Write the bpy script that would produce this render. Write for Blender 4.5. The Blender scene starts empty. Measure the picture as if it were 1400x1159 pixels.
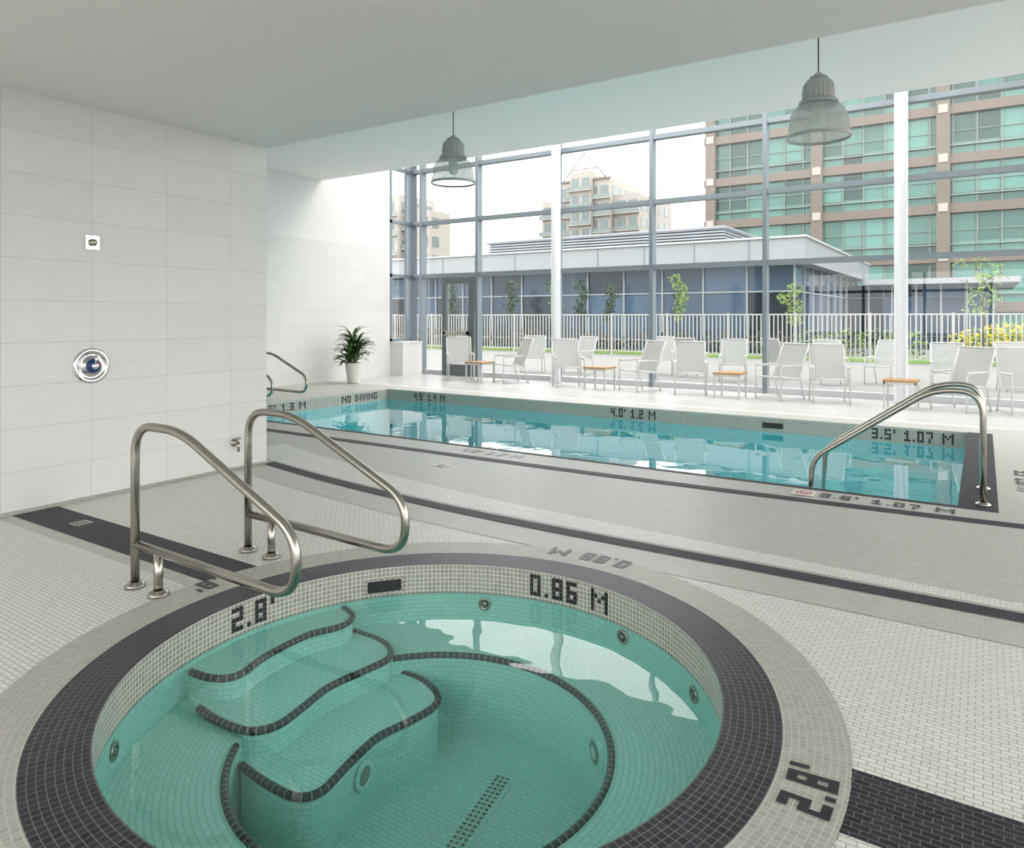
import bpy, bmesh, math, random
from mathutils import Vector, Matrix
random.seed(3)
YAW=math.radians(33.4)
CS,SN=math.cos(YAW),math.sin(YAW)

def c(r,g,b,a=1.0):
    def l(x):
        x/=255.0
        return x/12.92 if x<=0.04045 else ((x+0.055)/1.055)**2.4
    return (l(r),l(g),l(b),a)
def ce(r,g,b,k=0.42):
    q=c(r,g,b); k*=.86; return (q[0]*k,q[1]*k,q[2]*k,1)

# ------------------------------------------------------------ materials
def newmat(name):
    m=bpy.data.materials.new(name); m.use_nodes=True
    nt=m.node_tree; nt.nodes.clear()
    out=nt.nodes.new('ShaderNodeOutputMaterial')
    return m,nt,out
def simple(name,col,rough=0.5,metal=0.0,var=0.06,nscale=6.0,bump=0.0,spec=0.5,stretch=None,see=0.0):
    m,nt,out=newmat(name)
    p=nt.nodes.new('ShaderNodeBsdfPrincipled')
    tc=nt.nodes.new('ShaderNodeTexCoord')
    mp=nt.nodes.new('ShaderNodeMapping')
    if stretch: mp.inputs['Scale'].default_value=stretch
    nz=nt.nodes.new('ShaderNodeTexNoise'); nz.inputs['Scale'].default_value=nscale
    nz.inputs['Detail'].default_value=3
    nt.links.new(tc.outputs['Object'],mp.inputs['Vector']); nt.links.new(mp.outputs[0],nz.inputs['Vector'])
    mx=nt.nodes.new('ShaderNodeMix'); mx.data_type='RGBA'
    mx.inputs[6].default_value=tuple(min(1,x*(1-var)) for x in col[:3])+(1,)
    mx.inputs[7].default_value=tuple(min(1,x*(1+var)) for x in col[:3])+(1,)
    nt.links.new(nz.outputs['Fac'],mx.inputs[0]); nt.links.new(mx.outputs[2],p.inputs['Base Color'])
    p.inputs['Roughness'].default_value=rough; p.inputs['Metallic'].default_value=metal
    p.inputs['Specular IOR Level'].default_value=spec
    if bump>0:
        b=nt.nodes.new('ShaderNodeBump'); b.inputs['Strength'].default_value=bump; b.inputs['Distance'].default_value=0.01
        nt.links.new(nz.outputs['Fac'],b.inputs['Height']); nt.links.new(b.outputs[0],p.inputs['Normal'])
    if see>0:   # open-weave fabric
        t=nt.nodes.new('ShaderNodeBsdfTransparent'); ms=nt.nodes.new('ShaderNodeMixShader'); ms.inputs[0].default_value=1-see
        nt.links.new(t.outputs[0],ms.inputs[1]); nt.links.new(p.outputs[0],ms.inputs[2]); nt.links.new(ms.outputs[0],out.inputs[0])
    else: nt.links.new(p.outputs[0],out.inputs[0])
    return m
def tile(name,c1,c2,mort,bw,rh,ms,offset=0.5,rough=0.35,loc=(0,0,0),bump=0.3,linen=False,spec=0.35):
    m,nt,out=newmat(name)
    p=nt.nodes.new('ShaderNodeBsdfPrincipled')
    uv=nt.nodes.new('ShaderNodeTexCoord'); mp=nt.nodes.new('ShaderNodeMapping')
    mp.inputs['Location'].default_value=loc
    nt.links.new(uv.outputs['UV'],mp.inputs['Vector'])
    b=nt.nodes.new('ShaderNodeTexBrick'); b.offset=offset; b.squash=1.0
    b.inputs['Scale'].default_value=1.0; b.inputs['Mortar Size'].default_value=ms
    b.inputs['Mortar Smooth'].default_value=0.1; b.inputs['Brick Width'].default_value=bw
    b.inputs['Row Height'].default_value=rh
    b.inputs['Color1'].default_value=c1; b.inputs['Color2'].default_value=c2; b.inputs['Mortar'].default_value=mort
    nt.links.new(mp.outputs[0],b.inputs['Vector'])
    colout=b.outputs['Color']
    if linen:
        mp2=nt.nodes.new('ShaderNodeMapping'); mp2.inputs['Scale'].default_value=(2.5,120,1)
        nt.links.new(uv.outputs['UV'],mp2.inputs['Vector'])
        nz=nt.nodes.new('ShaderNodeTexNoise'); nz.inputs['Scale'].default_value=2.0; nz.inputs['Detail'].default_value=4
        nt.links.new(mp2.outputs[0],nz.inputs['Vector'])
        rp=nt.nodes.new('ShaderNodeMapRange'); rp.inputs[1].default_value=0.3; rp.inputs[2].default_value=0.7
        rp.inputs[3].default_value=0.93; rp.inputs[4].default_value=1.03
        nt.links.new(nz.outputs['Fac'],rp.inputs[0])
        vm=nt.nodes.new('ShaderNodeVectorMath'); vm.operation='SCALE'
        nt.links.new(b.outputs['Color'],vm.inputs[0]); nt.links.new(rp.outputs[0],vm.inputs['Scale'])
        colout=vm.outputs[0]
    nt.links.new(colout,p.inputs['Base Color'])
    r=nt.nodes.new('ShaderNodeMapRange'); r.inputs[3].default_value=rough; r.inputs[4].default_value=0.8
    nt.links.new(b.outputs['Fac'],r.inputs[0]); nt.links.new(r.outputs[0],p.inputs['Roughness'])
    p.inputs['Specular IOR Level'].default_value=spec
    if bump>0:
        bp=nt.nodes.new('ShaderNodeBump'); bp.invert=True; bp.inputs['Strength'].default_value=bump; bp.inputs['Distance'].default_value=0.002
        nt.links.new(b.outputs['Fac'],bp.inputs['Height']); nt.links.new(bp.outputs[0],p.inputs['Normal'])
    nt.links.new(p.outputs[0],out.inputs[0])
    return m
def glassmat(name,tint,refl=0.05,fres=False,bump=0.0,bscale=4.0,rough=0.0,f0=0.02,stretch=None):
    m,nt,out=newmat(name)
    t=nt.nodes.new('ShaderNodeBsdfTransparent'); t.inputs[0].default_value=tint
    g=nt.nodes.new('ShaderNodeBsdfGlossy'); g.inputs['Roughness'].default_value=rough
    g.inputs['Color'].default_value=(1,1,1,1)
    mx=nt.nodes.new('ShaderNodeMixShader')
    if fres:
        lw=nt.nodes.new('ShaderNodeLayerWeight'); lw.inputs['Blend'].default_value=0.5
        pw=nt.nodes.new('ShaderNodeMath'); pw.operation='POWER'; pw.inputs[1].default_value=4.6
        mr=nt.nodes.new('ShaderNodeMapRange'); mr.inputs[3].default_value=f0; mr.inputs[4].default_value=1.0
        nt.links.new(lw.outputs['Facing'],pw.inputs[0]); nt.links.new(pw.outputs[0],mr.inputs[0]); nt.links.new(mr.outputs[0],mx.inputs[0])
        if bump>0:
            tc=nt.nodes.new('ShaderNodeTexCoord')
            mp=nt.nodes.new('ShaderNodeMapping')
            if stretch: mp.inputs['Scale'].default_value=stretch
            nt.links.new(tc.outputs['Object'],mp.inputs['Vector'])
            nz=nt.nodes.new('ShaderNodeTexNoise'); nz.inputs['Scale'].default_value=bscale; nz.inputs['Detail'].default_value=2
            nt.links.new(mp.outputs[0],nz.inputs['Vector'])
            b=nt.nodes.new('ShaderNodeBump'); b.inputs['Strength'].default_value=bump; b.inputs['Distance'].default_value=0.05
            nt.links.new(nz.outputs['Fac'],b.inputs['Height'])
            nt.links.new(b.outputs[0],g.inputs['Normal'])
    else: mx.inputs[0].default_value=refl
    nt.links.new(t.outputs[0],mx.inputs[1]); nt.links.new(g.outputs[0],mx.inputs[2]); nt.links.new(mx.outputs[0],out.inputs[0])
    return m

M_white=tile('mosaic_white',c(228,227,221),c(218,217,210),c(168,165,158),0.05,0.025,0.0018)
M_gray=tile('mosaic_gray',c(188,186,179),c(177,175,168),c(206,204,198),0.05,0.025,0.0017)
M_dark=tile('mosaic_dark',c(40,40,48),c(56,56,64),c(112,110,108),0.05,0.025,0.0015,rough=0.5,spec=0.15)
M_dark_edge=tile('mosaic_dark_ring',c(31,31,41),c(50,50,60),c(122,120,118),0.03,0.0258,0.0014,offset=0.0,rough=0.35,spec=0.25)
M_gray_ring=tile('mosaic_gray_ring',c(178,175,165),c(162,159,150),c(200,197,189),0.025,0.025,0.0015,offset=0.0)
M_gray_band=tile('mosaic_gray_band',c(158,156,146),c(140,139,129),c(210,209,202),0.025,0.025,0.0018,offset=0.0,rough=0.2)
M_deck=tile('deck_far',c(206,206,202),c(200,200,196),c(176,175,170),0.3,0.3,0.003,offset=0.0,rough=0.25)
M_wall=tile('wall_tile',c(224,222,219),c(220,218,215),c(190,188,184),0.65,0.325,0.0018,offset=0.0,rough=0.4,loc=(-3.0+0.65*5,0,0),linen=True,bump=0.2)
M_pooltile=tile('pool_tile',c(122,222,230),c(114,217,226),c(104,204,212),0.05,0.05,0.003,offset=0.0,rough=0.5,bump=0)
M_spatile=tile('spa_tile',c(172,223,214),c(164,216,207),c(138,192,184),0.05,0.025,0.0017,rough=0.5,bump=0)
M_nosing=tile('nosing_tile',c(16,20,28),c(28,32,40),c(150,180,175),0.035,0.3,0.0016,offset=0.0,rough=0.3,bump=0)
M_paint=simple('white_paint',c(228,226,224),0.7,var=0.01)
M_soffit=simple('ceiling_paint_shaded',c(228,225,222),0.8,var=0.01)  # same ceiling paint, greyer so the soffit's shade sits in the colour
M_ceil=simple('ceiling_paint_lit',c(244,240,238),0.8,var=0.01)  # whitened copy: bounce light from the deck put into the colour
M_colw=simple('column_white',c(188,190,193),0.4,var=0.01)
M_frame=simple('window_frame_metal',c(128,138,145),0.4,metal=0.3,var=0.03)
M_framed=simple('corner_steel',c(104,114,122),0.45,metal=0.2,var=0.03)
M_doorf=simple('door_frame_metal',c(96,104,104),0.4,metal=0.3,var=0.03)
M_glass=glassmat('window_glass',(0.93,0.96,0.955,1),0.05)
M_poolw=glassmat('pool_water',(0.82,0.975,0.98,1),fres=True,bump=0.05,bscale=1.6,f0=0.04)
M_spaw=glassmat('spa_water',(0.80,0.94,0.925,1),fres=True,bump=0.07,bscale=2.4,f0=0.045)
M_steel=simple('brushed_steel',c(176,170,160),0.24,metal=1.0,var=0.05,nscale=30)
M_chrome=simple('chrome',c(215,215,215),0.15,metal=1.0,var=0.02)
M_lampmetal=simple('lamp_housing',c(174,174,172),0.35,metal=0.2,var=0.04)
M_text=simple('numeral_tile',c(38,38,43),0.35,var=0.2,nscale=40,spec=0.3)
M_textg=simple('numeral_tile_gray',c(96,94,90),0.35,var=0.1,nscale=40)
M_black=simple('dark_plastic',c(24,26,28),0.4)
M_red=simple('red_paint',c(200,60,50),0.5)
M_blue=simple('blue_enamel',c(34,62,120),0.3)
M_signw=simple('sign_white',c(222,216,210),0.5,var=0.01)
M_wood=simple('teak_wood',c(178,136,88),0.5,var=0.2,nscale=5,stretch=(1,14,14))
M_chair=simple('chair_white_frame',c(206,205,204),0.4,var=0.01)
M_sling=simple('chair_sling_fabric',c(192,192,190),0.8,var=0.04,nscale=60,see=0.3)
M_pot=simple('planter_ceramic',c(220,218,214),0.35,var=0.01)
M_soil=simple('soil',c(70,52,40),0.9,var=0.3,nscale=40)
M_leafd=simple('leaf_dark',c(54,88,36),0.45,var=0.4,nscale=5)
M_leafm=simple('leaf_fresh',ce(152,186,84,.6),0.6,var=0.3,nscale=4)
M_leafg=simple('leaf_tree_dark',ce(70,100,60,.6),0.6,var=0.3,nscale=4)
M_leafy=simple('flower_yellow',ce(244,224,30,.7),0.6,var=0.15,nscale=6)
M_leafr=simple('hedge_bronze',ce(130,106,96,.6),0.8,var=0.3,nscale=6)
M_bark=simple('bark',c(80,70,58),0.9,var=0.2,nscale=20)
M_grass=simple('grass',ce(140,176,84,.62),0.9,var=0.25,nscale=1.5,bump=0.2)
M_conc=simple('terrace_concrete',ce(214,212,208,.45),0.8,var=0.05,nscale=1.2)
M_city=simple('street_ground',ce(170,170,166,.4),0.9,var=0.1,nscale=0.2)
M_fence=simple('fence_paint',ce(226,226,220,.62),0.5,var=0.01)
M_brick=simple('tower_concrete',ce(182,168,156,.48),0.85,var=0.06,nscale=0.6)
M_tglass=tile('tower_glass_green',ce(136,206,192,.52),ce(44,104,96,.42),ce(190,206,202,.42),1.45,3.55,0.03,offset=0.0,rough=0.12,bump=0,spec=0.6,loc=(.45,.2,0))
M_tmull=simple('tower_mullion',ce(196,212,208,.46),0.5)
M_pglass=tile('pavilion_glass',ce(104,136,172,.5),ce(20,32,46,.5),ce(150,160,170,.45),1.96,2.2,0.02,offset=0.0,rough=0.06,bump=0,spec=0.35,loc=(.85,-.4,0))
M_fascia=simple('pavilion_fascia',ce(218,223,230,.54),0.5,var=0.03,nscale=0.6)
M_cream=simple('cream_render',ce(232,222,212,.62),0.85,var=0.04,nscale=0.3)
M_cgl=simple('cream_tower_glass',ce(160,176,178,.58),0.2,var=0.3,nscale=0.5)

# ------------------------------------------------------------ mesh builder
class MB:
    def __init__(s): s.v=[];s.f=[];s.m=[];s.uv=[];s.sm=[];s.mats=[]
    def mi(s,mat):
        if mat not in s.mats: s.mats.append(mat)
        return s.mats.index(mat)
    def face(s,pts,mat,uv=None,smooth=False):
        n=len(s.v); s.v+= [tuple(p) for p in pts]
        s.f.append(list(range(n,n+len(pts)))); s.m.append(s.mi(mat)); s.uv.append(uv); s.sm.append(smooth)
    def idx(s,ids,mat,uv=None,smooth=True):
        s.f.append(list(ids)); s.m.append(s.mi(mat)); s.uv.append(uv); s.sm.append(smooth)
    def box(s,x0,x1,y0,y1,z0,z1,mat,M=None):
        P=[Vector(p) for p in [(x0,y0,z0),(x1,y0,z0),(x1,y1,z0),(x0,y1,z0),(x0,y0,z1),(x1,y0,z1),(x1,y1,z1),(x0,y1,z1)]]
        if M: P=[M@p for p in P]
        n=len(s.v); s.v+=[tuple(p) for p in P]
        for q in [(0,3,2,1),(4,5,6,7),(0,1,5,4),(1,2,6,5),(2,3,7,6),(3,0,4,7)]:
            s.idx([n+i for i in q],mat,smooth=False)
    def tube(s,path,r,mat,seg=12,cap=True,uvm=False,M=None):
        P=[Vector(p) for p in path]
        if M: P=[M@p for p in P]
        n0=len(s.v); L=0; prev=None; Ls=[]
        for i,p in enumerate(P):
            if i==0: t=(P[1]-P[0])
            elif i==len(P)-1: t=P[-1]-P[-2]
            else: t=(P[i+1]-P[i]).normalized()+(P[i]-P[i-1]).normalized()
            t.normalize()
            if prev is None:
                a=Vector((0,0,1)) if abs(t.z)<0.9 else Vector((1,0,0))
                nrm=(a-t*a.dot(t)).normalized()
            else:
                nrm=(prev-t*prev.dot(t)).normalized()
            prev=nrm; b=t.cross(nrm)
            if i>0: L+=(P[i]-P[i-1]).length
            Ls.append(L)
            rr=r[i] if isinstance(r,(list,tuple)) else r
            for k in range(seg):
                an=2*math.pi*k/seg
                s.v.append(tuple(p+(nrm*math.cos(an)+b*math.sin(an))*rr))
        for i in range(len(P)-1):
            for k in range(seg):
                a=n0+i*seg+k; b2=n0+i*seg+(k+1)%seg; c2=n0+(i+1)*seg+(k+1)%seg; d=n0+(i+1)*seg+k
                uv=[(Ls[i],.1),(Ls[i],.12),(Ls[i+1],.12),(Ls[i+1],.1)] if uvm else None
                s.idx([a,b2,c2,d],mat,uv)
        if cap:
            s.idx([n0+k for k in reversed(range(seg))],mat,smooth=False)
            e=n0+(len(P)-1)*seg; s.idx([e+k for k in range(seg)],mat,smooth=False)
    def lathe(s,prof,M,mat,seg=32,cap0=False,cap1=False,rib=0):
        n0=len(s.v)
        for (r,z) in prof:
            for k in range(seg):
                an=2*math.pi*k/seg
                rr=r*(1-(rib if rib and k%2 else 0))
                s.v.append(tuple(M@Vector((rr*math.cos(an),rr*math.sin(an),z))))
        for i in range(len(prof)-1):
            for k in range(seg):
                s.idx([n0+i*seg+k,n0+i*seg+(k+1)%seg,n0+(i+1)*seg+(k+1)%seg,n0+(i+1)*seg+k],mat,smooth=not rib)
        if cap0: s.idx([n0+k for k in reversed(range(seg))],mat,smooth=False)
        if cap1:
            e=n0+(len(prof)-1)*seg; s.idx([e+k for k in range(seg)],mat,smooth=False)
    def ring(s,cx,cy,r0,r1,z,mat,seg=160):
        rm=(r0+r1)/2
        for i in range(seg):
            a=2*math.pi*i/seg;b=2*math.pi*(i+1)/seg
            s.face([(cx+r0*math.cos(a),cy+r0*math.sin(a),z),(cx+r1*math.cos(a),cy+r1*math.sin(a),z),
                    (cx+r1*math.cos(b),cy+r1*math.sin(b),z),(cx+r0*math.cos(b),cy+r0*math.sin(b),z)],mat,
                   [(a*rm,r0),(a*rm,r1),(b*rm,r1),(b*rm,r0)])
    def cyl_in(s,cx,cy,r,z0,z1,mat,seg=160):
        for i in range(seg):
            a=2*math.pi*i/seg;b=2*math.pi*(i+1)/seg
            p=lambda t,z:(cx+r*math.cos(t),cy+r*math.sin(t),z)
            s.face([p(a,z0),p(a,z1),p(b,z1),p(b,z0)],mat,[(a*r,z0),(a*r,z1),(b*r,z1),(b*r,z0)],smooth=False)
    def extrude(s,pts,z0,z1,mat,side=None):
        top=[(p[0],p[1],z1) for p in pts]
        s.face(top,mat)
        for i in range(len(pts)):
            a=pts[i];b=pts[(i+1)%len(pts)]
            s.face([(a[0],a[1],z0),(b[0],b[1],z0),(b[0],b[1],z1),(a[0],a[1],z1)],side or mat)
    def mesh(s,name):
        me=bpy.data.meshes.new(name); me.from_pydata(s.v,[],s.f)
        for m in s.mats: me.materials.append(m)
        ul=me.uv_layers.new(name='UVMap').data
        for i,p in enumerate(me.polygons):
            p.material_index=s.m[i]; p.use_smooth=s.sm[i]
            if s.uv[i]:
                for k,li in enumerate(p.loop_indices): ul[li].uv=s.uv[i][k]
            else:
                n=p.normal; ax=max(range(3),key=lambda q:abs(n[q]))
                for li in p.loop_indices:
                    co=me.vertices[me.loops[li].vertex_index].co
                    ul[li].uv=(co.y,co.z) if ax==0 else ((co.x,co.z) if ax==1 else (co.x,co.y))
        me.update(); return me
    def obj(s,name,parent=None,loc=None):
        o=bpy.data.objects.new(name,s.mesh(name)); bpy.context.scene.collection.objects.link(o)
        if parent: o.parent=parent
        if loc: o.location=loc
        return o
def empty(name,loc=(0,0,0)):
    e=bpy.data.objects.new(name,None); e.location=loc; e.empty_display_size=.2
    bpy.context.scene.collection.objects.link(e); return e
def fillet(pts,r,n=7):
    P=[Vector(p) for p in pts]; out=[P[0]]
    for i in range(1,len(P)-1):
        a=(P[i-1]-P[i]); b=(P[i+1]-P[i]); rr=r[i] if isinstance(r,(list,tuple)) else r
        ra=min(rr,a.length*.48); rb=min(rr,b.length*.48)
        A=P[i]+a.normalized()*ra; B=P[i]+b.normalized()*rb
        for k in range(n+1):
            t=k/n; out.append(A*(1-t)**2+P[i]*2*t*(1-t)+B*t*t)
    out.append(P[-1]); return out
def catmull(pts,n=6):
    P=[Vector(p) for p in pts]; out=[]
    for i in range(len(P)-1):
        p0=P[max(i-1,0)];p1=P[i];p2=P[i+1];p3=P[min(i+2,len(P)-1)]
        for k in range(n):
            t=k/n
            out.append(0.5*((2*p1)+(p2-p0)*t+(2*p0-5*p1+4*p2-p3)*t*t+(3*p1-p0-3*p2+p3)*t**3))
    out.append(P[-1]); return out

FONT={'0':["111","101","101","101","111"],'1':["010","110","010","010","111"],'2':["111","001","111","100","111"],
'3':["111","001","111","001","111"],'4':["101","101","111","001","001"],'5':["111","100","111","001","111"],
'6':["111","100","111","101","111"],'7':["111","001","001","010","010"],'8':["111","101","111","101","111"],'.':["0","0","0","0","1"],"'":["1","1","0","0","0"],' ':["00"]*5,
'M':["10001","11011","10101","10001","10001"],'N':["1001","1101","1011","1001","1001"],'O':["111","101","101","101","111"],
'D':["110","101","101","101","110"],'I':["1"]*5,'V':["101","101","101","101","010"],'G':["111","100","101","101","111"]}
def text(mb,string,fn,px,py,mat,gap=0.04):
    W=sum(len(FONT[ch][0])+1 for ch in string)-1
    x=-W/2
    for ch in string:
        g=FONT[ch]
        for r,row in enumerate(g):
            for q,b in enumerate(row):
                if b=='1':
                    s0=(x+q+gap)*px; s1=(x+q+1-gap)*px; t1=(2.5-r-gap)*py; t0=(2.5-r-1+gap)*py
                    mb.face([fn(s0,t0),fn(s1,t0),fn(s1,t1),fn(s0,t1)],mat)
        x+=len(g[0])+1

# ------------------------------------------------------------ dimensions
XL=-12.7; XT=-6.12; YT=4.72; YW=14.5; ZC=3.22; ZM=4.63; ZH=7.0; YM=11.3
XR=4.5; YB=-2.6
PX0,PX1,PY0,PY1=-10.3,-0.17,6.66,10.95
SCX,SCY=-2.011,2.362
def S(a,b): return (a*CS-b*SN, a*SN+b*CS)

# ------------------------------------------------------------ floor
def filled(loops,z):
    cu=bpy.data.curves.new('tmp','CURVE'); cu.dimensions='2D'; cu.fill_mode='BOTH'
    for L in loops:
        sp=cu.splines.new('POLY'); sp.points.add(len(L)-1)
        for i,p in enumerate(L): sp.points[i].co=(p[0],p[1],0,1)
        sp.use_cyclic_u=True
    o=bpy.data.objects.new('tmp',cu); bpy.context.scene.collection.objects.link(o)
    dg=bpy.context.evaluated_depsgraph_get(); me=bpy.data.meshes.new_from_object(o.evaluated_get(dg))
    vs=[(v.co.x,v.co.y,z) for v in me.vertices]; fs=[]
    for p in me.polygons:
        ids=list(p.vertices)
        if p.normal.z<0: ids.reverse()
        fs.append(ids)
    bpy.data.objects.remove(o); bpy.data.meshes.remove(me); bpy.data.curves.remove(cu)
    return vs,fs
fl=MB()
circ=[(SCX+1.24*math.cos(2*math.pi*i/160),SCY+1.24*math.sin(2*math.pi*i/160)) for i in range(160)]
vs,fs=filled([[(XL,YB),(XR,YB),(XR,YW+.1),(XL,YW+.1)],[(PX0,PY0),(PX1,PY0),(PX1,PY1),(PX0,PY1)],circ],0.0)
fl.v+=vs
for f in fs: fl.idx(f,M_white,smooth=False)
def strip(fn0,fn1,x0,x1,z,mat,n=40):
    for i in range(n):
        a=x0+(x1-x0)*i/n;b=x0+(x1-x0)*(i+1)/n
        fl.face([(a,fn0(a),z),(b,fn0(b),z),(b,fn1(b),z),(a,fn1(a),z)],mat)
s2=lambda x:4.36+0.0+(0.028*max(0,-x-2.4)**2 if x<-2.4 else 0)
s1=lambda x:6.12+(0.008*max(0,x+4.0)**2 if x>-4 else 0)
K=lambda v:(lambda x:v)
strip(s2,K(PY0),XT,XR,0.002,M_gray)
strip(K(4.72),K(PY0),XL,XT,0.002,M_gray)
strip(lambda x:s2(x)+.1,lambda x:s2(x)+.1+0.55*max(0.0,min(1,(2.0-x)/9.0)),-6.9,2.0,0.004,M_white)
strip(lambda x:s2(x)-.38,s2,XT,XR,0.002,M_gray)
strip(lambda x:s2(x)-.065,lambda x:s2(x)+.065,XT,XR,0.006,M_dark)
strip(lambda x:s1(x)-.065,lambda x:s1(x)+.065,XL,XR,0.006,M_dark,60)
fl.box(XT,-3.45,2.42,2.74,-0.01,0.003,M_dark)
fl.box(XT,-3.45,2.32,2.42,-0.01,0.002,M_gray)
fl.box(-.50,XR,2.26,2.60,-0.01,0.003,M_dark)
fl.box(PX0,PX1,PY0-.055,PY0,-0.05,0.007,M_dark)
fl.box(PX1,PX1+.27,PY0-.055,PY1+.03,-0.05,0.007,M_dark)
fl.box(PX1+.27,XR,PY0,PY1+.6,-0.01,0.0025,M_gray)
fl.box(PX0-.05,PX1,PY1-.005,PY1+.03,-0.02,0.007,M_gray_ring)
fl.box(PX0-.05,PX0+.005,PY0-.05,PY1,-0.02,0.007,M_gray_ring)
fl.box(XL,XR,PY1+.03,PY1+.55,-0.01,0.0022,M_gray)
fl.box(XL,XR,PY1+.55,PY1+.75,-0.01,0.0024,M_white)
fl.box(XL,XR,PY1+.75,YW,-0.01,0.0026,M_deck)
fl.box(XL,PX0-.05,PY0,PY1+.03,-0.01,0.0022,M_gray)
fl.ring(SCX,SCY,1.235,1.4455,0.006,M_dark_edge)
fl.ring(SCX,SCY,1.4455,1.665,0.005,M_gray_ring)
def ringtext(st,th,r,mat,px=.03,py=.03):
    th=math.radians(th)+YAW
    def fn(s,t):
        an=th+s/r; rr=r-t
        return (SCX+rr*math.cos(an),SCY+rr*math.sin(an),0.008)
    text(fl,st,fn,px,py,mat,.0)
ringtext("2.8'",-31.7,1.555,M_text,.0225,.031); ringtext("0.86 M",57.8,1.62,M_text,.024,.026); ringtext("2.8'",143.9,1.6,M_text,.024,.026)
text(fl,"3.5' 1.07 M",lambda s,t:(-.66+s,6.43+t,.009),.026,.03,M_text)
text(fl,"4.0' 1.2 M",lambda s,t:(-4.5+s,6.42+t,.009),.024,.032,M_textg)
text(fl,"3.5' 1.07 M",lambda s,t:(.33+t,8.0-s,.009),.026,.034,M_text)
for (dx,dy) in [(-5.45,2.6),(-4.55,5.62)]:
    fl.box(dx-.06,dx+.06,dy-.06,dy+.06,0,0.009,M_steel)
    for k in range(4): fl.box(dx-.045,dx+.045,dy-.045+k*.026,dy-.035+k*.026,0,0.0105,M_black)
fl.obj('floor')
sg=MB(); sg.box(-1.36,-1.18,6.33,6.51,0.0075,0.011,M_signw)
for i in range(24):
    a=2*math.pi*i/24;b=2*math.pi*(i+1)/24
    P=lambda r,t:(-1.27+r*math.cos(t),6.42+r*math.sin(t),.0122)
    sg.face([P(.05,a),P(.066,a),P(.066,b),P(.05,b)],M_red)
sg.face([(-1.32,6.455,.0125),(-1.31,6.465,.0125),(-1.22,6.385,.0125),(-1.23,6.375,.0125)],M_red)
sg.face([(-1.30,6.40,.012),(-1.24,6.41,.012),(-1.24,6.43,.012),(-1.30,6.42,.012)],M_black)
sg.obj('no_diving_sign')

# ------------------------------------------------------------ spa
sp=MB(); ZW=-.16
sp.cyl_in(SCX,SCY,1.24,-.17,0.0055,M_gray_band)
sp.cyl_in(SCX,SCY,1.24,-.34,-.17,M_spatile)
sp.ring(SCX,SCY,.8,1.24,-.33,M_spatile)
sp.cyl_in(SCX,SCY,.8,-.72,-.33,M_spatile)
sp.face([(SCX+.8*math.cos(2*math.pi*i/96),SCY+.8*math.sin(2*math.pi*i/96),-.72) for i in range(96)],M_spatile)
st1=[(-1.622,3.468),(-1.425,3.356),(-1.296,3.376),(-1.225,3.572),(-1.089,3.80),(-.94,3.908),(-.90,4.03),(-.978,4.153),(-1.096,4.248)]
st2=[(-1.443,3.294),(-1.304,3.187),(-1.147,3.113),(-1.034,3.158),(-.964,3.306),(-.891,3.483),(-.747,3.649),(-.655,3.767),(-.669,3.892),(-.757,3.998),(-.91,4.10)]
st3=[(-1.161,3.065),(-1.01,2.945),(-.865,2.864),(-.772,2.90),(-.706,3.065),(-.618,3.263),(-.487,3.399),(-.386,3.526),(-.384,3.643),(-.485,3.79),(-.645,3.892)]
for pts,close,z in [(st1,[(-1.35,4.3),(-1.7,4.1),(-1.85,3.6)],-.19),(st2,[(-1.1,4.25),(-1.5,4.2),(-1.72,3.6)],-.30),(st3,[(-.8,4.0),(-1.2,3.9),(-1.3,3.3)],-.42)]:
    cv=catmull([(a,b,0) for a,b in pts],6)
    W=[S(p.x,p.y) for p in cv]
    path=[(w[0],w[1],z-.004) for w in W if math.hypot(w[0]-SCX,w[1]-SCY)<1.235]
    sp.tube(path,.018,M_nosing,seg=8,uvm=True)
    sp.extrude(W+[S(a,b) for a,b in close],-.72,z,M_spatile)
path=[]
for i in range(121):
    t=math.radians(182+(469-182)*i/120)+YAW
    path.append((SCX+.8*math.cos(t),SCY+.8*math.sin(t),-.334))
sp.tube(path,.017,M_nosing,seg=8,uvm=True)
def walltext(st,th,z,px,py):
    th=math.radians(th)+YAW; r=1.236
    text(sp,st,lambda s,t:(SCX+r*math.cos(th-s/r),SCY+r*math.sin(th-s/r),z+t),px,py,M_text)
walltext("0.86 M",55,-.078,.0235,.025); walltext("2.8'",144,-.078,.0235,.025)
def onwall(th,r,z):
    th=math.radians(th)+YAW
    p=Vector((SCX+r*math.cos(th),SCY+r*math.sin(th),z))
    zx=Vector((-math.cos(th),-math.sin(th),0)); xx=Vector((-math.sin(th),math.cos(th),0)); yy=zx.cross(xx)
    M=Matrix((xx,yy,zx)).transposed().to_4x4(); M.translation=p; return M
Mx=onwall(108,1.235,-.10)
sp.box(-.10,.10,-.035,.035,-.002,.004,M_black,Mx)
for a,b,c_,d in [(-.11,.11,.035,.043),(-.11,.11,-.043,-.035),(-.11,-.1,-.04,.04),(.1,.11,-.04,.04)]:
    sp.box(a,b,c_,d,-.002,.012,M_gray_band,Mx)
jet=[(.055,0),(.055,.008),(.04,.012),(.035,.006),(.02,.004),(.015,.014),(.001,.014)]
for th,r,z,sc in [(80,1.235,-.225,.7),(38,1.235,-.22,.7),(190,1.235,-.24,.7),(10,1.235,-.24,.7),(15,.798,-.50,1.6)]:
    Mj=onwall(th,r,z)@Matrix.Scale(sc,4)
    sp.lathe(jet,Mj,M_spatile if sc>1 else M_steel,seg=24)
    sp.lathe([(.03,.013),(.018,.0135)],Mj,M_black if sc<1 else M_steel,seg=24)
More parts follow.
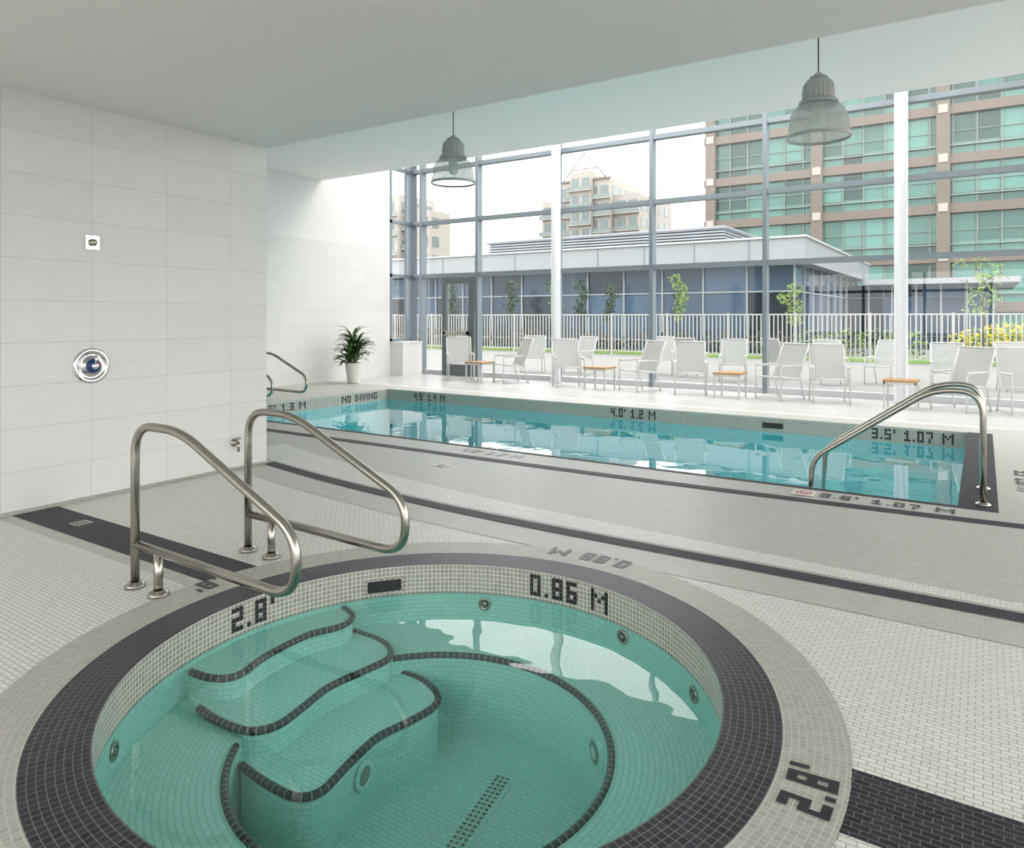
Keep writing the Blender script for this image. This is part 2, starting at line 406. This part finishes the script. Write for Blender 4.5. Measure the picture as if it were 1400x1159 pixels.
A0=Vector((*S(-.706,3.065),0)); B0=Vector((*S(-.618,3.263),0)); tt=(B0-A0).normalized(); nn=Vector((tt.y,-tt.x,0))
Mj=Matrix((tt,Vector((0,0,1)),nn)).transposed().to_4x4(); Mj.translation=(A0+B0)/2+nn*.004+Vector((0,0,-.53))
sp.lathe([(.062,0),(.062,.01),(.045,.014),(.04,.008)],Mj,M_spatile,seg=28); sp.lathe([(.04,.009),(.02,.01),(.001,.012)],Mj,M_steel,seg=24)
A=Vector((*S(-.036,3.45),-.716)); B=Vector((*S(-.30,2.85),-.716)); D=(B-A).normalized(); N=Vector((-D.y,D.x,0))
pts=[]
for i in range(13): t=math.pi*i/12; pts.append(A+(-D*math.sin(t)+N*math.cos(t))*.055)
for i in range(13): t=math.pi*i/12; pts.append(B+(D*math.sin(t)-N*math.cos(t))*.055)
sp.face([tuple(p) for p in pts],M_spatile)
for k in range(22):
    for j in (-.026,.0,.026):
        q=A+D*(0.02+k*.029)+N*j; u=Vector((0,0,.003))
        sp.face([tuple(q+D*.007+N*.008+u),tuple(q+D*.007-N*.008+u),tuple(q-D*.007-N*.008+u),tuple(q-D*.007+N*.008+u)],M_textg)
spa=empty('hot_tub',(0,0,0))
sp.obj('basin_shell',spa)
w=MB(); w.face([(SCX+1.24*math.cos(2*math.pi*i/160),SCY+1.24*math.sin(2*math.pi*i/160),ZW) for i in range(160)],M_spaw)
w.obj('water_surface',spa)

# ------------------------------------------------------------ pool
pl=MB(); ZP=-.2; ZB=-1.05
def wall4(z0,z1,mat):
    for a,b in [((PX0,PY0),(PX1,PY0)),((PX1,PY0),(PX1,PY1)),((PX1,PY1),(PX0,PY1)),((PX0,PY1),(PX0,PY0))]:
        pl.face([(a[0],a[1],z0),(a[0],a[1],z1),(b[0],b[1],z1),(b[0],b[1],z0)],mat)
wall4(-.21,0.0,M_gray_band); wall4(ZB,-.21,M_pooltile)
pl.face([(PX0,PY0,ZB),(PX1,PY0,ZB),(PX1,PY1,ZB),(PX0,PY1,ZB)],M_pooltile)
for k in range(3):
    pl.box(PX0,PX0+.35*(3-k),PY0+.4,PY0+2.2,ZB,-.75+.22*k-.0,M_pooltile)
e=.004
text(pl,"4.5' 1.4 M",lambda s,t:(-9.19+s,PY1-e,-.10+t),.024,.03,M_text)
text(pl,"4.0' 1.2 M",lambda s,t:(-4.83+s,PY1-e,-.10+t),.024,.03,M_text)
text(pl,"3.5' 1.07 M",lambda s,t:(-.80+s,PY1-e,-.10+t),.026,.03,M_text)
text(pl,"NO DIVING",lambda s,t:(PX0+e,10.15+s,-.10+t),.03,.027,M_text)
text(pl,"4.5' 1.3 M",lambda s,t:(PX0+e,8.3+s,-.10+t),.03,.027,M_text)
pl.box(-2.75,-2.45,PY1-.01,PY1+.01,-.15,-.07,M_black)
pool=empty('swimming_pool'); pl.obj('pool_shell',pool)
w=MB(); w.face([(PX0,PY0,ZP),(PX1,PY0,ZP),(PX1,PY1,ZP),(PX0,PY1,ZP)],M_poolw); w.obj('pool_water_surface',pool)

# ------------------------------------------------------------ handrails
def looprail(name,ox,y,hz=1.0):
    mb=MB()
    pts=[(-3.93,y,0),(-3.93,y,.90),(-3.50,y,.905),(-2.585,y,.51),(-2.60,y,.225),(-3.93,y,.24)]
    P=fillet(pts,[0,.17,.16,.14,.17,0],8)
    P=[(p[0]+ox,p[1],p[2]*hz) for p in P]
    mb.tube(P,.0235,M_steel,seg=16)
    mb.tube([(-3.70+ox,y,0),(-3.70+ox,y,.235*hz)],.0235,M_steel,seg=16)
    for x in (-3.93,-3.70):
        mb.lathe([(.055,0.004),(.055,.012),(.035,.028),(.025,.03)],Matrix.Translation((x+ox,y,0.003)),M_steel,seg=24,cap0=True)
    return mb.obj(name)
looprail('spa_handrail',0,2.16); looprail('spa_handrail',0,2.89)
looprail('pool_entry_rail',-6.99,7.5,.95); looprail('pool_entry_rail',-6.99,8.2,.95)
def grab(y):
    mb=MB()
    P=fillet([(0,y,0),(0,y,.90),(-.34,y,.91),(-1.27,y,.24),(-1.33,y,-1.04)],[0,.2,.16,.13,0],9)
    mb.tube(P,.0235,M_steel,seg=16)
    mb.lathe([(.055,0.004),(.055,.012),(.035,.028),(.025,.03)],Matrix.Translation((0,y,0.006)),M_steel,seg=24,cap0=True)
    return mb.obj('pool_grab_rail')
grab(6.78); grab(7.42)

# ------------------------------------------------------------ walls & ceiling
w=MB(); w.box(XT-.2,XT,YB,YT,0,ZC,M_wall); w.obj('wall_left')
b=MB(); b.tube([(XT+.004,YB,.012),(XT+.004,YT,.012)],.018,M_gray_ring,seg=8); b.obj('baseboard_left')
w=MB(); w.box(XL,XT-.2,YT-.2,YT,0,ZC,M_wall); w.obj('wall_partition')
w=MB(); w.box(XL-.25,XL,YT-.2,13.57,0,3.25,M_wall); w.box(XL-.25,XL-.003,YT-.2,13.57,3.25,ZH,M_paint); w.obj('wall_far_left')
w=MB(); w.box(XL-.25,XR,YB,YT,ZC,ZM+.1,M_soffit); w.box(XL-.25,XR,YT,YM,ZM,ZH+.1,M_ceil); w.box(XL-.25,XR,YM,YW+.2,ZH,ZH+.15,M_ceil); w.obj('ceiling')
w=MB(); w.box(XL+.01,XL+.42,13.6,YW-.16,0.003,.83,M_paint); w.box(XL+.01,XL+.44,13.58,YW-.15,.83,.86,M_paint); w.obj('corner_plinth')

win=empty('window_1')
f=MB()
mx=[-12.37,-11.62,-10.55,-8.25,-5.93,-3.57,-1.22,1.13,3.45]
for x in mx:
    if x==-11.62: f.box(x-.035,x+.035,YW-.08,YW+.08,0,2.565,M_frame)
    else: f.box(x-.04,x+.04,YW-.12,YW+.08,0,ZH,M_frame)
for z in (2.565,3.956,5.34,6.7):
    f.box(XL+.03,XR,YW-.10,YW+.08,z-.05,z+.05,M_frame)
f.box(XL+.03,-11.62,YW-.1,YW+.1,0,.12,M_colw); f.box(-10.55,XR,YW-.1,YW+.1,0,.12,M_colw)
f.obj('mullions',win)
g=MB(); g.face([(XL+.03,YW,0),(XR,YW,0),(XR,YW,ZH),(XL+.03,YW,ZH)],M_glass); g.obj('glass',win)
f=MB(); f.box(XL-.22,XL+.02,YW-.14,YW+.1,0.003,ZH-.003,M_framed); f.obj('steel_corner_post')
win=empty('window_2'); f=MB()
for z in (.90,2.565,3.956,5.34,6.7): f.box(XL-.1,XL+.008,13.57,YW-.15,z-.04,z+.04,M_frame)
f.box(XL-.1,XL+.008,13.57,13.65,.87,ZH-.01,M_frame); f.obj('mullions',win)
g=MB(); g.face([(XL-.02,13.57,.87),(XL-.02,YW-.15,.87),(XL-.02,YW-.15,ZH),(XL-.02,13.57,ZH)],M_glass); g.obj('glass',win)
w=MB(); w.box(XL-.25,XL,13.57,YW-.15,0,.86,M_paint); w.obj('wall_far_left_sill')
win=empty('added_glazing_right'); f=MB()  # unseen right side, glazing added to let sky light in
y=YB
while y<YW: f.box(XR-.05,XR+.05,y-.05,y+.05,0,ZH,M_frame); y+=2.4
for z in (.06,2.565,3.956,5.34): f.box(XR-.05,XR+.05,YB,YW,z-.05,z+.05,M_frame)
f.obj('mullions',win)
g=MB(); g.face([(XR,YB,0),(XR,YW,0),(XR,YW,ZH),(XR,YB,ZH)],M_glass); g.obj('glass',win)
win=empty('added_glazing_back'); f=MB()  # glazing added behind the camera so sky light fills the room
x=XT
while x<XR: f.box(x-.05,x+.05,YB-.05,YB+.05,0,ZC,M_frame); x+=2.12
for z in (.06,2.5): f.box(XT,XR,YB-.05,YB+.05,z-.05,z+.05,M_frame)
f.obj('mullions',win)
g=MB(); g.face([(XT,YB,0),(XR,YB,0),(XR,YB,ZC),(XT,YB,ZC)],M_glass); g.obj('glass',win)
d=MB(); x0,x1=-11.58,-10.60
d.box(x0,x0+.13,YW-.20,YW-.13,0.01,2.5,M_doorf); d.box(x1-.13,x1,YW-.20,YW-.13,0.01,2.5,M_doorf)
d.box(x0+.13,x1-.13,YW-.20,YW-.13,2.34,2.5,M_doorf); d.box(x0+.13,x1-.13,YW-.20,YW-.13,0.01,.3,M_doorf)
d.box(x0+.1,x1-.1,YW-.27,YW-.23,1.05,1.13,M_steel); d.box(x0+.1,x0+.16,YW-.27,YW-.20,1.03,1.15,M_steel); d.box(x1-.16,x1-.1,YW-.27,YW-.20,1.03,1.15,M_steel)
d.face([(x0+.1,YW-.165,.28),(x1-.1,YW-.165,.28),(x1-.1,YW-.165,2.36),(x0+.1,YW-.165,2.36)],M_glass)
d.obj('door_1')
for x in (-8.13,-1.196):
    m=MB(); m.lathe([(.16,.003),(.16,.02),(.108,.03),(.108,ZH-.003)],Matrix.Translation((x,14.15,0)),M_colw,seg=32,cap0=True); m.obj('round_column')

# ------------------------------------------------------------ wall fittings
RX=Matrix.Rotation(math.radians(90),4,'Y')
m=MB(); M=Matrix.Translation((XT,3.0,1.098))@RX
m.lathe([(.145,.0),(.145,.008),(.135,.016),(.115,.014),(.105,.006),(.075,.004),(.07,.02),(.06,.032)],M,M_chrome,seg=40)
m.lathe([(.055,.032),(.053,.038),(.001,.040)],M,M_blue,seg=40)
m.lathe([(.025,.038),(.025,.075),(.02,.08),(.001,.08)],M,M_chrome,seg=24)
m.tube([(XT+.07,3.0,1.10),(XT+.085,3.0,1.19)],.009,M_chrome,seg=10)
m.tube([(XT+.045,3.03,1.085),(XT+.05,3.035,1.12)],.010,M_red,seg=8)
m.obj('shower_valve')
m=MB(); m.box(XT,XT+.012,2.95,3.06,2.055,2.165,M_chrome); m.lathe([(.03,.012),(.03,.03),(.02,.05),(.001,.05)],Matrix.Translation((XT,3.005,2.11))@RX,M_steel,seg=20); m.obj('shower_outlet')
m=MB(); M=Matrix.Translation((XT,4.34,.27))@RX
m.lathe([(.04,0),(.04,.006),(.015,.01),(.015,.07)],M,M_steel,seg=20)
m.tube([(XT+.06,4.34,.27),(XT+.07,4.34,.25),(XT+.07,4.34,.19)],.014,M_steel,seg=12)
m.tube([(XT+.06,4.34,.27),(XT+.06,4.34,.31)],.008,M_steel,seg=8)
m.tube([(XT+.06,4.31,.315),(XT+.06,4.37,.315)],.01,M_steel,seg=8)
m.obj('hose_bib')

# ------------------------------------------------------------ pendants
def shademat():
    m,nt,out=newmat('frosted_shade_glass')
    t=nt.nodes.new('ShaderNodeBsdfTransparent'); t.inputs[0].default_value=(.9,.91,.90,1)
    p=nt.nodes.new('ShaderNodeBsdfPrincipled'); p.inputs['Base Color'].default_value=c(200,202,198); p.inputs['Roughness'].default_value=.25
    tl=nt.nodes.new('ShaderNodeBsdfTranslucent'); tl.inputs[0].default_value=c(215,216,210)
    a=nt.nodes.new('ShaderNodeMixShader'); a.inputs[0].default_value=.5
    nt.links.new(p.outputs[0],a.inputs[1]); nt.links.new(tl.outputs[0],a.inputs[2])
    w_=nt.nodes.new('ShaderNodeTexCoord'); nz=nt.nodes.new('ShaderNodeTexNoise'); nz.inputs['Scale'].default_value=3
    nt.links.new(w_.outputs['Object'],nz.inputs[0])
    mr=nt.nodes.new('ShaderNodeMapRange'); mr.inputs[3].default_value=.55; mr.inputs[4].default_value=.72
    nt.links.new(nz.outputs['Fac'],mr.inputs[0])
    b_=nt.nodes.new('ShaderNodeMixShader'); nt.links.new(mr.outputs[0],b_.inputs[0])
    nt.links.new(t.outputs[0],b_.inputs[1]); nt.links.new(a.outputs[0],b_.inputs[2]); nt.links.new(b_.outputs[0],out.inputs[0])
    return m
M_shade=shademat()
M_bulb=simple('lamp_bulb',c(240,240,235),0.4)
def pendant(x,y,z0):
    e=empty('pendant_lamp',(x,y,z0))
    I=Matrix.Identity(4)
    k=.00785
    h=MB()
    h.lathe([(r*k,(185-yy)*k) for r,yy in [(24,138),(24,133),(21,131),(21.5,122),(20,112),(16,106),(11,103)]],I,M_lampmetal,seg=48,rib=.05)
    h.lathe([(r*k,(185-yy)*k) for r,yy in [(12,103),(12,101),(7,99),(5,96),(2,94)]],I,M_lampmetal,seg=24)
    h.lathe([(r*k,(185-yy)*k) for r,yy in [(26,140),(26,136),(22,135)]],I,M_lampmetal,seg=40)
    h.obj('housing',e)
    s_=MB()
    s_.lathe([(r*k,(185-yy)*k) for r,yy in [(24,140),(31,144),(36,152),(38.5,162),(40,174),(41.5,183),(42,185)]],I,M_shade,seg=96,rib=.012)
    s_.obj('shade',e)
    r_=MB(); r_.lathe([(r*k,(185-yy)*k) for r,yy in [(42.3,183),(43,185),(42,187),(40.5,187),(41,184)]],I,M_lampmetal,seg=64)
    r_.obj('rim',e)
    b_=MB(); b_.lathe([(.04,.38),(.06,.32),(.085,.22),(.06,.14),(.001,.12)],I,M_bulb,seg=24); b_.obj('bulb',e)
    cb=MB(); cb.tube([(0,0,.70),(0,0,ZM-z0-.02)],.007,M_black,seg=8); cb.lathe([(.06,ZM-z0),(.06,ZM-z0-.02),(.02,ZM-z0-.035)],I,M_lampmetal,seg=20); cb.obj('cable',e)
pendant(-6.61,8.43,3.50); pendant(-1.51,8.4,3.47)

# ------------------------------------------------------------ dracaena
pe=MB()
pe.lathe([(.001,.005),(.12,.005),(.125,.02),(.185,.44),(.185,.46),(.165,.46),(.16,.43)],Matrix.Identity(4),M_pot,seg=40)
pe.lathe([(.16,.42),(.001,.43)],Matrix.Identity(4),M_soil,seg=24)
def leaf(mb,base,az,el,L,wd,mat,droop=1.2):
    p=Vector(base); n=6; pts=[]
    for i in range(n+1):
        t=i/n; e_=el-droop*t*t
        wv=wd*math.sin(math.pi*min(.97,0.12+0.88*t))**.7
        d_=Vector((math.cos(az)*math.cos(e_),math.sin(az)*math.cos(e_),math.sin(e_)))
        if i: p=p+d_*(L/n)
        sd=Vector((-math.sin(az),math.cos(az),0))
        pts.append((p-sd*wv/2,p+Vector((0,0,-wv*.18)),p+sd*wv/2))
    for i in range(n):
        a,b=pts[i],pts[i+1]
        mb.face([a[0],a[1],b[1],b[0]],mat,smooth=True); mb.face([a[1],a[2],b[2],b[1]],mat,smooth=True)
for sx,sy,top in [(0,0,1.04),(.08,.03,.84),(-.08,.02,.76),(.0,-.09,.66),(-.02,.08,.92),(.1,-.05,.7)]:
    pe.tube([(sx*.6,sy*.6,.40),(sx,sy,top*.7),(sx*1.3,sy*1.3,top)],.014,M_bark,seg=8)
    for k in range(26):
        az=random.uniform(0,6.28); zz=top-random.uniform(0,.28)
        leaf(pe,(sx*1.2,sy*1.2,zz),az,random.uniform(.3,1.35),random.uniform(.32,.54),random.uniform(.05,.08),M_leafd,random.uniform(.8,1.7))
pe.obj('potted_dracaena',loc=(-11.88,11.5,0.003))

# ------------------------------------------------------------ chairs / tables
ch=MB(); R=.014
for sx in (-1,1):
    x=.29*sx
    ch.tube(fillet([(x,-.30,0),(x,-.30,.60),(x,.20,.62)],.05,5),R,M_chair,seg=8)
    ch.tube([(x,.30,0),(x,.17,.42),(x,.30,.72),(x,.42,1.0)],R,M_chair,seg=8)
    ch.tube([(x,-.28,.42),(x,.17,.38)],R,M_chair,seg=8)
    ch.box(x-.028,x+.028,-.30,.2,.615,.635,M_chair)
    ch.tube([(x,-.30,.03),(x,.29,.03)],.01,M_chair,seg=6)
ch.tube([(-.29,-.28,.42),(.29,-.28,.42)],R,M_chair,seg=8); ch.tube([(-.29,.42,1.0),(.29,.42,1.0)],R,M_chair,seg=8); ch.tube([(-.29,.17,.39),(.29,.17,.39)],R,M_chair,seg=8)
def slab(a,b,x,th,mat):
    a=Vector(a);b=Vector(b);n=(b-a).cross(Vector((1,0,0))).normalized()*th
    for s_ in (0,1):
        o=n*s_
        ch.face([(-x,a.y+o.y,a.z+o.z),(x,a.y+o.y,a.z+o.z),(x,b.y+o.y,b.z+o.z),(-x,b.y+o.y,b.z+o.z)],mat)
slab((0,-.27,.425),(0,.16,.39),.27,.006,M_sling); slab((0,.17,.40),(0,.41,.98),.27,.006,M_sling)
chm=ch.mesh('lounge_chair')
tb=MB()
for i in range(6): tb.box(-.25,.25,-.25+i*.085,-.25+i*.085+.078,.44,.47,M_wood)
tb.box(-.24,.24,-.24,-.21,.40,.44,M_chair); tb.box(-.24,.24,.22,.25,.40,.44,M_chair)
tb.box(-.24,-.21,-.24,.25,.40,.44,M_chair); tb.box(.21,.24,-.24,.25,.40,.44,M_chair)
for sx in (-.225,.225):
    for sy in (-.225,.225): tb.box(sx-.015,sx+.015,sy-.015,sy+.015,0,.42,M_chair)
tbm=tb.mesh('side_table')
def inst(me,name,x,y,rz,z=0.003):
    o=bpy.data.objects.new(name,me); o.location=(x,y,z); o.rotation_euler=(0,0,rz); bpy.context.scene.collection.objects.link(o)
for x,r in [(-10.38,.75),(-8.92,-.6),(-7.45,.7),(-5.8,-.5),(-4.75,.35),(-3.08,-.5),(-2.25,.3),(-.30,-.55),(.55,.3)]:
    inst(chm,'lounge_chair',x,13.5,r)
for x in (-9.65,-6.6,-3.92,-1.12): inst(tbm,'side_table',x,13.3,random.uniform(-.05,.05))
for x,y,r in [(-10.5,17,.4),(-9.2,17.3,-.2),(-7.2,18.2,.3),(-6.3,18.0,3.0),(-5.0,17.2,.2),(-4.2,18.6,2.6),(-2.9,17.6,.4),(-1.9,18.3,-.3),(-.6,17.1,.1),(.6,18.2,.3)]:
    inst(chm,'lounge_chair',x,y,r,z=-.048)

# ------------------------------------------------------------ exterior
o=MB(); o.box(-60,40,YW+.1,27.0,-.3,-.05,M_conc); o.box(-60,40,-30,YB-.1,-.3,-.05,M_conc); o.box(XR+.1,40,YB-.1,YW+.1,-.3,-.05,M_conc); o.obj('terrace_ground')
o=MB(); o.box(-60,40,27.0,31.0,-.3,-.04,M_grass); o.obj('lawn')
o=MB(); o.box(-60,40,31.0,59,-.32,-.3,M_conc); o.obj('podium_roof_ground')
o=MB(); o.box(-400,300,-200,500,-3.3,-3.0,M_city); o.obj('city_ground')
o=MB(); YF=26.9; x=-32
while x<10:
    o.box(x-.018,x+.018,YF-.02,YF+.02,.10,1.58,M_fence); x+=.15
o.box(-32,10,YF-.03,YF+.03,1.56,1.61,M_fence); o.box(-32,10,YF-.025,YF+.025,.08,.12,M_fence)
x=-32
while x<10: o.box(x-.04,x+.04,YF-.04,YF+.04,-.048,1.64,M_fence); x+=2.4
o.obj('picket_fence')
def cloud(mb,cx,cy,cz,rx,ry,rz,n,ls,mats):
    for i in range(n):
        while True:
            q=Vector((random.uniform(-1,1),random.uniform(-1,1),random.uniform(-1,1)))
            if .25<q.length<1: break
        p=Vector((cx+q.x*rx,cy+q.y*ry,cz+q.z*rz))
        a=Vector((random.gauss(0,1),random.gauss(0,1),random.gauss(0,1))).normalized(); b=a.orthogonal().normalized(); 
        s_=ls*random.uniform(.6,1.3)
        Q=[p-a*s_,p+b*s_*.5,p+a*s_,p-b*s_*.5]
        for q_ in Q: q_.z=max(q_.z,-.036)
        mb.face(Q,random.choice(mats))
def tree(x,y,h,r,mats,n=300):
    m=MB(); m.tube([(x,y,-.038),(x,y,.2),(x+.03,y,h*.5),(x,y,h*.9)],[.035,.035,.03,.012],M_bark,seg=8)
    for k in range(7):
        a=k*2.4; z=h*(.45+.06*k); m.tube([(x,y,z),(x+math.cos(a)*r*.7,y+math.sin(a)*r*.5,z+.3)],.009,M_bark,seg=5)
    for k in range(5):
        cloud(m,x+random.uniform(-.4,.4)*r,y+random.uniform(-.2,.2)*r,h*(.52+.11*k),r*.6,r*.5,h*.1,n//5,.07,mats)
    m.obj('young_tree')
for t in [(-10.4,28.0,3.1,.5,[M_leafm]),(-6.0,28,2.6,.5,[M_leafm]),(-.02,28,3.5,.9,[M_leafm]),(-16.2,28,3.0,.5,[M_leafm,M_leafg]),(-14.8,28,3.0,.5,[M_leafg]),(-18.5,28,3.1,.6,[M_leafg]),(-13.4,28,2.8,.45,[M_leafg]),(-22.0,28,3.0,.5,[M_leafg]),(2.2,28,3.2,.7,[M_leafm])]:
    tree(*t)
m=MB(); cloud(m,1.5,29.7,.60,2.7,.7,.70,2200,.09,[M_leafy,M_leafy,M_leafm]); m.obj('yellow_flower_shrub')
m=MB()
for k in range(13): cloud(m,-30+k*1.9,29.6,.46,1.0,.5,.5,190,.08,[M_leafr,M_leafr,M_leafg])
for k in range(4): cloud(m,-5.6+k*1.1,29.8,.52,.8,.5,.56,200,.08,[M_leafg,M_leafm])
m.obj('garden_hedge')
# pavilion
p=MB(); PX=-6.74
p.box(-42,PX,32,50,-.29,3.77,M_pglass)
x=-42
while x<=PX+.01: p.box(x-.035,x+.035,31.92,32,-.29,3.77,M_fascia); x+=1.96
for z in (0.4,2.6): p.box(-42,PX,31.93,32,z-.03,z+.03,M_fascia)
y=32
while y<=50.1: p.box(PX,PX+.08,y-.035,y+.035,-.29,3.77,M_fascia); y+=2.0
for z in (.4,2.6): p.box(PX,PX+.07,32,50,z-.03,z+.03,M_fascia)
p.box(-42,PX+.6,31.2,51,3.77,4.80,M_fascia)
x=-42
while x<PX: p.box(x-.02,x+.02,31.17,31.2,3.8,4.78,M_frame); x+=2.4
p.box(-42,PX+.7,31.1,51,4.80,4.88,M_colw)
for k in range(9): p.box(-27,-11.5,37.9,44,4.9+k*.16,4.98+k*.16,M_fascia)
p.box(-26.9,-11.6,38.2,43.8,4.8,6.25,M_frame)
p.box(-27.1,-11.4,37.8,44.1,6.25,6.35,M_fascia)
p.box(PX,0.5,46,57,-.29,3.3,M_pglass); p.box(PX+1,1.6,44.8,57,3.3,3.6,M_fascia)
x=PX
while x<.6: p.box(x-.05,x+.05,45.9,46,-.29,3.3,M_fascia); x+=1.2
p.obj('glass_pavilion')
# green glass tower
t=MB(); X0,X1,Y0=-19.9,22,60
t.box(X0+.5,X1,Y0+.4,Y0+22,-2.99,42,M_tglass)
for k in range(12):
    z=2.2+k*3.55
    t.box(X0,X1,Y0,Y0+22,z-.36,z+.32,M_brick)
    t.box(X0,X1,Y0+.12,Y0+.4,z+.9,z+.98,M_tmull)
    t.box(X0,X1,Y0+.30,Y0+.41,z+1.95,z+2.0,M_tmull)
x=X0+.7
while x<X1:
    t.box(x-.035,x+.035,Y0+.25,Y0+.4,-2.9,42,M_tmull); x+=1.45
for x in (X0+.55,X0+9.0,X0+17.5,X0+26,X0+34.5):
    t.box(x-.42,x+.42,Y0-.15,Y0+.5,-2.99,42,M_brick)
    for k in range(12): 
        z=2.2+k*3.55; t.box(x-.3,x+.3,Y0-.22,Y0-.1,z-.25,z+.35,M_cream)
t.obj('office_tower')
def resi(t,x0,x1,y0,y1,h,n):
    t.box(x0,x1,y0,y1,-2.99,h,M_cream)
    fh=2.9; z=h-1.0
    while z>0:
        ww=(x1-x0)/n
        for i in range(n):
            t.box(x0+i*ww+ww*.15,x0+i*ww+ww*.85,y0-.05,y0,z-1.6,z,M_cgl)
        t.box(x0-.3,x1+.3,y0-.7,y0,z-2.3,z-2.15,M_cream)
        t.box(x0-.3,x1+.3,y0-.7,y0-.65,z-2.15,z-1.5,M_tmull)
        yy=y0+1
        while yy<y1-2: t.box(x1,x1+.06,yy,yy+1.6,z-1.6,z,M_cgl); yy+=2.6
        z-=fh
t=MB(); resi(t,-66,-47.5,110,125,22.0,9); resi(t,-62,-52,108.5,122,24.6,5); resi(t,-59,-55,107.5,118,26.0,2)
t.box(-62.3,-51.7,108.2,108.5,24.6,24.9,M_brick)
t.tube([(-61.5,109,24.6),(-57,109,29.5),(-52.5,109,24.6)],.12,M_brick,seg=6); t.tube([(-57,109,29.5),(-57,109,26)],.1,M_brick,seg=6)
t.tube([(-59.5,109,26.8),(-54.5,109,26.8)],.1,M_brick,seg=6)
t.obj('residential_tower')
t=MB(); resi(t,-90,-69.6,80,88,17.6,6); resi(t,-84,-72,78.5,87,19.6,3); t.obj('apartment_block')

# ------------------------------------------------------------ light
wd=bpy.data.worlds.new('overcast_sky'); bpy.context.scene.world=wd; wd.use_nodes=True
nt=wd.node_tree; bg=nt.nodes['Background']; bg.inputs[0].default_value=(1.0,0.985,0.98,1); bg.inputs[1].default_value=1.95
def area(name,loc,rot,sx,sy,pw,col=(1,1,1)):
    l=bpy.data.lights.new(name,'AREA'); l.shape='RECTANGLE'; l.size=sx; l.size_y=sy; l.energy=pw; l.color=col
    o=bpy.data.objects.new(name,l); o.location=loc; o.rotation_euler=rot; bpy.context.scene.collection.objects.link(o)
area('added_fill_lamp',(-5,13,6.9),(0,0,0),12,2.2,260,(1,.98,.965))  # fill lamp added out of view under the high ceiling, no roof opening
sc=bpy.context.scene
sc.view_settings.view_transform='Standard'; sc.view_settings.look='None'; sc.view_settings.exposure=0.96
# ------------------------------------------------------------ camera
cam=bpy.data.cameras.new('camera'); co=bpy.data.objects.new('camera',cam); sc.collection.objects.link(co)
co.location=(0,0,1.5); co.rotation_euler=(math.radians(90),0,YAW)
cam.sensor_fit='HORIZONTAL'; cam.sensor_width=36; cam.lens=36*977/1400; cam.shift_y=-146.5/1400; cam.clip_end=1000
sc.camera=co
